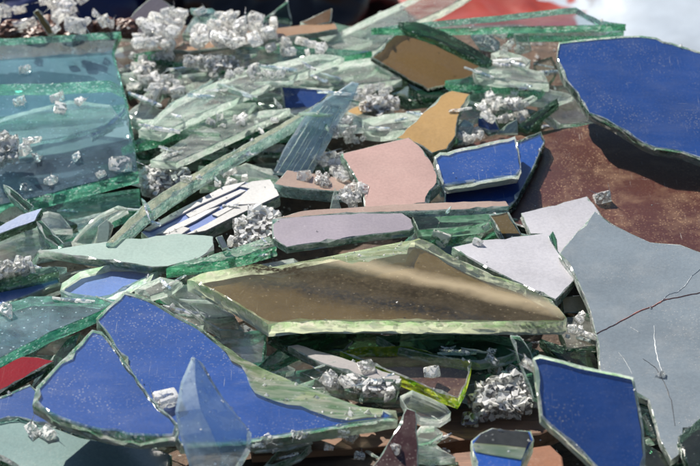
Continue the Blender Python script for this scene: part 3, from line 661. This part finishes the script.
for u, v, r, h, lab in [
    (245,337,9.5,26,'faceted clear crumb at the left tip of the smoky shard, over the blue wing'),
    (166,401,8.5,24,'round whitish crumb on the blue wing beside the upright blade'),
    (34,434,7.5,6,'clear crumb on the pale teal shard in the bottom left corner'),
    (350,438,7,4,'clear crumb on the dark plank below the tip of the blue wing'),
    (601,200,8.5,14,'glittering bluish crumb on the maroon board beside the slate board'),
    (432,374,6,10,'white crumb on the maroon-topped shard with yellow-green edge'),
    (76,158,6,20,'small crumb with bluish centre in the middle of the left pane'),
    (51,182,5.5,14,'small crumb near the front edge of the left pane, left one'),
    (27,189,6.5,14,'clear crumb at the lower left of the left pane beside the teal sliver'),
    (121,167,10,16,'low clear crumb at the front right corner of the left pane'),
    (101,176,5,14,'tiny crumb on the front edge of the left pane'),
    (32,142,8,22,'tall clear crumb at the left of the left pane beside the white lump'),
    (22,152,7,20,'whitish crumb before the white lump on the left pane'),
    (36,159,5,18,'tiny crumb below the tall clear crumb on the left pane'),
    (80,103,5,30,'square white crumb high on the left pane, right one'),
    (57,99,6,30,'square white crumb high on the left pane, middle one'),
    (20,103,6,30,'flat bright crumb high on the left pane, left one'),
    (60,110,7,28,'clear crumb just below the square white crumbs on the left pane'),
    (25,70,6,34,'pale crumb lying on the upper light-blue pane'),
    (48,199,5,4,'small crumb under the thick emerald edge of the left pane'),
    (30,28,11,40,'large white crumb lump on the rear edge of the upper pane'),
    (48,436,6,6,'pale stone-like crumb under the triangular blue shard'),
    (66,432,8,4,'beige crumb wedged under the triangular blue shard'),
    (8,313,8,14,'whitish crumb on the wide clear pane at the left frame edge'),
    (441,240,8,18,'white crumb behind the bend of the smoky shard'),
    (478,243,5,16,'small whitish crumb behind the lavender-grey shard'),
    (485,228,5,10,'yellow and blue glinting crumb in the dark gap below the taupe strip')]:
    crumb(u, v, r, h, lab, None, VARB if 'bluish' in lab else (VARW if 'whit' in lab else VAR))
def cluster(u, v, ru, rv, n, r0, r1, h0, h1, label, group, pool=VAR):
    ru *= 1.15; rv *= 1.25; r0 *= .8
    for i in range(n):
        a = rnd.uniform(0, 6.283); q = math.sqrt(rnd.random())
        crumb(u+ru*q*math.cos(a), v+rv*q*math.sin(a), rnd.uniform(r0, r1), rnd.uniform(h0, h1), label, group, pool, True)
cluster(204, 30, 66, 14, 64, 5, 9, 22, 34, 'white glass crumb in the blurred bank behind the long brown strip', 'crumbs in the rear bank', VARW)
cluster(150, 38, 18, 8, 12, 5, 8, 22, 30, 'white glass crumb at the left end of the blurred rear bank', 'crumbs at the left end of the rear bank', VARW)
cluster(506, 108, 24, 11, 26, 4, 7, 10, 18, 'white glass crumb in the cluster above the maroon board', 'crumbs above the maroon board', VARW)
cluster(478, 137, 14, 6, 10, 4, 6, 10, 15, 'white glass crumb between the tan shard and the maroon board', 'crumbs beside the tan shard', VARW)
cluster(372, 96, 22, 8, 12, 4, 8, 8, 16, 'clear crumb between the frosted plate and the tan shard', 'crumbs above the tan shard')
cluster(326, 170, 22, 13, 16, 4, 9, 6, 16, 'clear crumb behind the pink shard, right of the ice-blue blade', 'crumbs behind the pink shard')
cluster(350, 133, 18, 9, 14, 3, 6, 4, 12, 'greenish crumb in the hollow above the pink shard', 'crumbs in the hollow')
cluster(350, 196, 12, 9, 9, 4, 7, 10, 20, 'clear crumb along the left edge of the pink shard', 'crumbs left of the pink shard')
cluster(300, 47, 26, 6, 12, 4, 7, 20, 28, 'white crumb right of the long brown strip', 'crumbs near the brown strip', VARW)
cluster(252, 76, 34, 6, 16, 3, 6, 14, 22, 'small crumb scattered before the green-edged plate', 'crumbs before the green-edged plate')
cluster(170, 92, 18, 9, 10, 5, 9, 8, 16, 'whitish crumb right of the left pane', 'crumbs right of the left pane', VARW)
cluster(150, 72, 26, 16, 20, 4, 8, 6, 16, 'clear crumb scattered between left pane and green-edged plate', 'crumbs beside the left pane', VARW)
cluster(330, 446, 70, 10, 12, 3, 6, -6, 0, 'small crumb lying on the dark plank', 'crumbs on the planks')
cluster(250, 122, 36, 4, 10, 3, 6, 12, 16, 'crumb lying between the low clear plates', 'crumbs between the low plates', VARW)
cluster(60, 16, 62, 13, 22, 5, 10, 18, 36, 'blurred crumb on the rubble behind the upper pane', 'crumbs behind the upper pane')
cluster(500, 44, 22, 9, 10, 4, 7, 26, 36, 'clear crumb under the thin green plates', 'crumbs under the green plates')
cluster(225, 180, 34, 7, 10, 3, 6, 2, 8, 'crumb in the gap behind the white-coated shard', 'crumbs behind the white-coated shard', VARW)
cluster(500, 370, 30, 30, 12, 4, 8, -8, 4, 'crumb in the hollow left of the lower right blue shard', 'crumbs in the front hollow')
cluster(350, 378, 34, 8, 12, 3, 6, 4, 10, 'small crumb above the tip of the blue wing', 'crumbs above the blue wing tip')
cluster(578, 330, 14, 14, 8, 3, 6, 8, 14, 'crumb in the crust under the beige block', 'crumbs under the beige block', VARW)
crumb(483, 417, 13, 6, 'cube-like clear crumb behind the small clear block', None)
crumb(470, 423, 7, 0, 'small clear crumb left of the cube-like crumb', None)

CELL = cullet_mat((246, 251, 248), .38)
def clump(label, outl, h, b, cell, thick, mat, a=0):
    """a piece of crazed toughened glass: tight cells still hanging together"""
    h /= 1000.; rr = random.Random(len(label))
    cu = sum(p[0] for p in outl)/len(outl); cv = sum(p[1] for p in outl)/len(outl); o3 = px(cu, cv, h)
    W = [px(u, v, h, a, b, o3.x, o3.y) for u, v in outl]
    n = Vector((-a, -b, 1)).normalized(); ex = Vector((1, 0, a)).normalized(); ey = n.cross(ex); org = sum(W, Vector())/len(W)
    P = [((p-org).dot(ex), (p-org).dot(ey)) for p in W]
    def inside(x, y):
        r = False
        for i in range(len(P)):
            x1, y1 = P[i]; x2, y2 = P[i-1]
            if (y1 > y) != (y2 > y) and x < (x2-x1)*(y-y1)/(y2-y1)+x1: r = not r
        return r
    c = cell/1000.; t = thick/1000.; bm = bmesh.new()
    x0 = min(p[0] for p in P); x1 = max(p[0] for p in P); y0 = min(p[1] for p in P); y1 = max(p[1] for p in P)
    nx = int((x1-x0)/c)+2; ny = int((y1-y0)/c)+2
    J = {(i, j): Vector((x0+(i+.5*(j % 2)+rr.uniform(-.3, .3))*c-c*.5, y0+(j+rr.uniform(-.3, .3))*c-c*.5)) for i in range(nx+1) for j in range(ny+1)}
    for i in range(nx):
        for j in range(ny):
            q = [J[i, j], J[i+1, j], J[i+1, j+1], J[i, j+1]]; m = sum(q, Vector((0, 0)))/4
            if not inside(*m): continue
            q = [m+(v-m)*.93 for v in q]; dz = rr.uniform(-.12, .18)*t; tl = [rr.uniform(-.15, .15)*t for _ in range(4)]
            top = [bm.verts.new((v.x, v.y, dz+tl[k])) for k, v in enumerate(q)]; bot = [bm.verts.new((v.x+rr.uniform(-.1, .1)*c, v.y, -t)) for v in q]
            bm.faces.new(top); bm.faces.new(bot[::-1])
            for k in range(4): bm.faces.new((top[k], bot[k], bot[(k+1) % 4], top[(k+1) % 4]))
    bmesh.ops.recalc_face_normals(bm, faces=bm.faces)
    me = bpy.data.meshes.new('shattered_glass_clump'); bm.to_mesh(me); bm.free()
    for p in me.polygons: p.material_index = 0 if p.normal.z > .6 else 1
    o = obj('shattered_glass_clump', me, CELL); me.materials.append(mat); o.location = org; o.rotation_euler = Matrix((ex, ey, n)).transposed().to_euler()
    tag(o, label, 'glass clump')
clump('white crazed glass block resting on the green-edged plate', [(180,60),(186,55),(236,54),(240,66),(214,69)], 24, .9, 2.7, 6, CUL)
clump('pale green crackled lump right of the cracked white shard', [(228,240),(236,222),(252,206),(268,203),(278,214),(274,234),(254,243),(236,247)], 20, .4, 3.4, 6, CUL)
clump('grey-white crazed slab under the low dark plate, left of the long glass bar', [(138,170),(150,162),(192,164),(190,180),(160,192),(140,190)], 2, .5, 3.4, 7, CUL)
clump('grey-white crazed slab left of the lower right blue shard', [(470,396),(482,380),(505,374),(528,370),(540,388),(536,404),(505,412),(478,406)], 2, .35, 3.4, 8, CUL)
clump('white crackled block at the left frame edge above the dark green bar', [(-20,266),(0,261),(30,256),(33,266),(20,271),(-20,280)], 20, .6, 3.1, 7, CUL)
clump('white lump of crumbs at the left frame edge on the left pane', [(-10,132),(6,128),(16,138),(18,154),(4,160),(-10,160)], 26, .8, 3.4, 8, CUL)
clump('crazed clear plate above the tip of the blue wing', [(350,376),(372,372),(398,382),(396,392),(372,392),(354,386)], 9, .2, 3.4, 5, CUL)
clump('frosty crumbly piece at the upper right of the hollow', [(356,104),(372,96),(396,94),(402,104),(384,112),(362,112)], 14, .6, 3.4, 6, CUL)

# splinters: thin slivers of clear glass lying in the gaps
def splinter_mesh(rr):
    L = rr.uniform(2.2, 5.0); wd = rr.uniform(.35, .8); k = 5; vs = []; fs = []
    for j in range(k+1):
        t = j/k; y = (t-.5)*2*L; q = wd*(math.sin(math.pi*(.08+.84*t)**.8)+.08)*rr.uniform(.75, 1.2); off = rr.uniform(-.12, .12)
        z1 = .45*rr.uniform(.6, 1); z0 = -.45*rr.uniform(.6, 1)
        vs += [(off-q, y, z0*.8), (off+q, y, z0), (off+q*rr.uniform(.4, .9), y, z1), (off-q*rr.uniform(.4, .9), y, z1*.9)]
    for j in range(k):
        for e in range(4):
            f = (e+1) % 4; fs.append((j*4+e, j*4+f, j*4+4+f, j*4+4+e))
    fs += [(3, 2, 1, 0), (k*4, k*4+1, k*4+2, k*4+3)]
    return mesh('glass_splinter', [Vector(v)*.002 for v in vs], fs)
SGL = solid_glass((228, 240, 234), .16, .4); SGB = solid_glass((214, 232, 240), .12, .4)
rr = random.Random(8); SPL = []
for i in range(14):
    m = splinter_mesh(rr); m.materials.append((CUL, CUL, CULB, EDG['p'], EDG['g'])[i % 5]); SPL.append(m)
def splinters(u0, v0, u1, v1, n, s0, s1, h0, h1, label, group):
    for i in range(n):
        p = rest(rnd.uniform(u0, u1), rnd.uniform(v0, v1), rnd.uniform(h0, h1), None); s = rnd.uniform(s0, s1)/1000.; 
        if p is None: continue
        p.z += s*.4; q_ = s/.002
        o = bpy.data.objects.new('glass_splinter', rnd.choice(SPL)); COL.objects.link(o); o.location = p; o.scale = (q_, q_*rnd.uniform(.8, 1.4), q_)
        o.rotation_euler = (rnd.uniform(-.14, .14), rnd.uniform(-.4, .4), rnd.gauss(1.25, .55)); tag(o, label, 'glass splinter', group)
splinters(140, 66, 350, 134, 28, 1.20, 2.88, 8, 22, 'thin clear splinter among the low plates behind the long glass bar', 'splinters behind the long bar')
splinters(140, 150, 280, 182, 9, 1.05, 2.24, 0, 8, 'thin splinter in the gap just behind the cracked white shard', 'splinters behind the white shard')
splinters(330, 92, 420, 140, 11, 1.05, 2.40, 6, 18, 'thin splinter in the hollow between ice-blue blade and tan shard', 'splinters in the hollow')
splinters(460, 40, 560, 128, 18, 1.12, 2.72, 12, 34, 'thin splinter in the stack left of the largest blue shard', 'splinters in the right stack')
splinters(60, 205, 150, 245, 8, 1.05, 2.08, 2, 12, 'thin splinter below the front edge of the left pane', 'splinters below the left pane')
splinters(0, 262, 110, 320, 11, 0.90, 2.24, 8, 16, 'thin splinter between mint shard and wide clear pane', 'splinters left of the blue wing')
splinters(150, 278, 250, 332, 11, 1.05, 2.40, 8, 16, 'thin splinter between the blue wing and the smoky shard', 'splinters beside the blue wing')
splinters(280, 340, 540, 400, 23, 0.90, 2.40, -4, 10, 'thin splinter in the hollow under the smoky shard', 'splinters under the smoky shard')
splinters(210, 205, 290, 262, 8, 0.90, 1.92, 16, 24, 'thin splinter around the pale crackled lump', 'splinters at the pale lump')
splinters(410, 210, 530, 245, 9, 0.90, 1.92, 2, 14, 'thin splinter in the dark gap below the taupe strip', 'splinters below the taupe strip')
splinters(250, 440, 480, 466, 8, 0.75, 1.76, -8, -2, 'thin splinter lying on the planks at the bottom edge', 'splinters on the planks')
splinters(556, 296, 600, 370, 5, 0.90, 1.92, 4, 12, 'thin splinter in the gap left of the slate board', 'splinters left of the slate board')

# ------------------------------------------------------------------ loose pieces filling the heap
FV = []
rr = random.Random(21)
for i in range(14):
    k = rr.randint(4, 7); R0 = rr.uniform(.016, .036)
    P = []
    for j in range(k):
        an = (j+rr.uniform(-.3, .3))*2*math.pi/k; r_ = R0*rr.uniform(.55, 1.15); P.append(Vector((r_*math.cos(an)*1.35, r_*math.sin(an))))
    ms = shard_meshes('f', P, rr.choice((.004, .005, .006)), 'clear', rr, .006, .0006)
    ek = EDG[rr.choice('gmdgpd')]; ms['broken_edge'].materials.append(ek); ms['broken_edge'].materials.append(ek); ms['glass_pane'].materials.append(rr.choice((G_CLEAR, PALE, DEEP, G_TOP)))
    FV.append(ms)
for i in range(90):
    ms = rnd.choice(FV); y = rnd.uniform(-.27, .29); x = rnd.uniform(-.25, .25)*(1+y*.3); z = rnd.uniform(-.040, -.014)+lift(y)*.9
    if y > .2 and x > .11: y -= .12
    zone = 'front' if y < -.08 else ('middle' if y < .12 else 'rear'); side = 'left' if x < -.08 else ('right' if x > .08 else 'centre')
    e = empty('loose_glass_fragment', (x, y, z), 'loose greenish fragment deep in the litter, %s %s of the heap' % (zone, side), 'glass fragment', 'litter fragments %s %s' % (zone, side))
    e.rotation_euler = (rnd.uniform(-.16, .2), rnd.uniform(-.16, .16), rnd.uniform(0, 6.3))
    for k, me in ms.items(): obj(k, me, None, e)

# ------------------------------------------------------------------ blurred things behind the heap
def crumpled(name, label, cat, loc, sx, sy, sz, mat, seed, fold):
    bm = bmesh.new(); bmesh.ops.create_icosphere(bm, subdivisions=5, radius=1)
    for v in bm.verts:
        p = v.co.copy(); k = 1+.22*noise.noise(p*1.6+Vector((seed, 0, 0)))
        rg = 1-abs(noise.noise(p*fold+Vector((0, seed, 0)))); k += .20*rg*rg-.1
        q = p*k; q.z = max(q.z, -.45); v.co = Vector((q.x*sx, q.y*sy, q.z*sz))
    me = bpy.data.meshes.new(name); bm.to_mesh(me); bm.free()
    for p in me.polygons: p.use_smooth = True
    o = obj(name, me, mat); o.location = loc; return tag(o, label, cat)
crumpled('plastic_sack', 'pale bluish white sack, blurred, behind the top right blue shard', 'sack', (.44, .86, -.26), .30, .36, .07, paint((206, 220, 236), .38, .3, .05, .05, 0), 4, 3.2)
crumpled('red_plastic_sheet', 'crumpled bright red plastic, blurred, behind the thin green plate', 'plastic', (.13, .90, -.275), .19, .20, .07, paint((206, 62, 12), .30, .2, .1, .1, 0), 9, 3.0)
crumpled('dark_shade_sheet', 'dark crumpled sheet added as the shade behind the rear crumb bank', 'plastic', (-.10, .88, -.20), .14, .09, .09, paint((26, 22, 26), .7, .4, .1, .1, 0), 14, 3.0)  # dark colour stands for the deep shade behind the heap
crumpled('navy_shade_sheet', 'dark navy crumpled sheet, blurred, added as the shade in the top left corner', 'plastic', (-.37, .88, -.20), .22, .10, .10, paint((26, 44, 100), .7, .4, .1, .1, 0), 19, 3.0)  # navy colour stands for the shaded area behind the heap
for i, (u, v, r) in enumerate([(10,28,16),(34,33,13),(60,25,15),(82,27,14),(104,25,15),(124,24,13),(70,34,10),(45,20,12)]):
    p = px(u, v, .024)
    lab = ['leftmost reddish brown rubble lump behind the upper pane', 'rubble lump beside the large white crumb behind the upper pane', 'third reddish rubble lump from the left behind the upper pane', 'reddish rubble lump in the middle of the row behind the upper pane', 'second reddish rubble lump from the right behind the upper pane', 'rightmost reddish rubble lump behind the upper pane', 'small reddish rubble lump against the rear edge of the upper pane', 'reddish rubble lump farthest back behind the upper pane'][i]
    s = r/1842.
    tag(crumpled('rubble_lump', lab, 'rubble', (p.x, p.y+.01, p.z-.008), s*1.2, s*1.1, s, paint((104, 62, 46), .6, .2, .7, .2, .5), 30+i, 3.5), group='reddish rubble behind the upper pane')
S('tan strip standing among the rubble behind the upper pane', [(33,12),(38,9),(56,33),(48,35)], 34, 0, 1.4, 4, 'face', paint((150, 120, 60), .62, .4, .3, .2, .1), 'p')

# ------------------------------------------------------------------ glass dust and tiny chips settled on everything
bpy.context.view_layer.update(); DG = bpy.context.evaluated_depsgraph_get()
def chips(name, label, n, keep_paint, s0, s1, mat, seed):
    r = random.Random(seed); vs, fs = [], []
    for i in range(n):
        y = r.uniform(-.26, .36); x = r.uniform(-.24, .24)*(1+y*.32)
        if noise.noise((x*26, y*26, seed)) < r.uniform(-.35, .45): continue
        ok, loc, nr, _, ob, _ = scn.ray_cast(DG, Vector((x, y, .35)), Vector((0, 0, -1)))
        if not ok: continue
        if ob.name.startswith(('coating', 'backing', 'glass_pane')) and r.random() > keep_paint: continue
        q = r.uniform(s0, s1)*(1.8 if r.random() < .08 else 1)/1000.; b = len(vs)
        for k in range(4):
            an = k*1.57+r.uniform(-.5, .5); vs.append(loc+Vector((math.cos(an)*q*r.uniform(.5, 1.3), math.sin(an)*q*r.uniform(.5, 1.3), q*.1)))
        vs.append(loc+Vector((r.uniform(-.4, .4)*q, r.uniform(-.4, .4)*q, q*r.uniform(.5, 1.1)+.0001)))
        for k in range(4): fs.append((b+k, b+(k+1) % 4, b+4))
    tag(obj(name, mesh(name, vs, fs), mat), label, 'glass dust', kind='stuff')
chips('glass_dust', 'tiny glass chips and dust settled all over the heap', 9000, .015, .3, .8, CULW, 2)
chips('fine_chips', 'small clear chips lodged among the shards', 4200, .0, .8, 1.7, CUL, 5)

# ------------------------------------------------------------------ labels: tell the repeats of a group apart by their place in the row
ONES = 'zero first second third fourth fifth sixth seventh eighth ninth tenth eleventh twelfth thirteenth fourteenth fifteenth sixteenth seventeenth eighteenth nineteenth'.split()
def ordinal(n):
    if n < 20: return ONES[n]
    t, o = divmod(n, 10); return ('twentieth', 'thirtieth')[t-2] if o == 0 else ('twenty-', 'thirty-')[t-2]+ONES[o]
G = {}
for o in scn.objects:
    if o.parent is None and o.get('group') and o.get('label') and not o.name.startswith('loose_glass'): G.setdefault((o['group'], o['label']), []).append(o)
for (g, l), os_ in G.items():
    if not 1 < len(os_) <= 30: continue
    os_.sort(key=lambda o: o.location.x/(o.location.y+1.2))
    for i, o in enumerate(os_):
        e = ''
        for ch in o.children:
            if ch.name.startswith('broken_edge'):
                m = ch.data.materials[0]; e = {E_GREEN: 'green-edged ', E_PALE: 'pale-edged ', E_DARK: 'dark-edged ', E_EMER: 'emerald-edged ', E_TEAL: 'teal-edged '}.get(m, '')
        o['label'] = l.replace('thin clear sheet', e+'clear sheet')+', '+('leftmost' if i == 0 else 'rightmost' if i == len(os_)-1 else ordinal(i+1)+' from left')
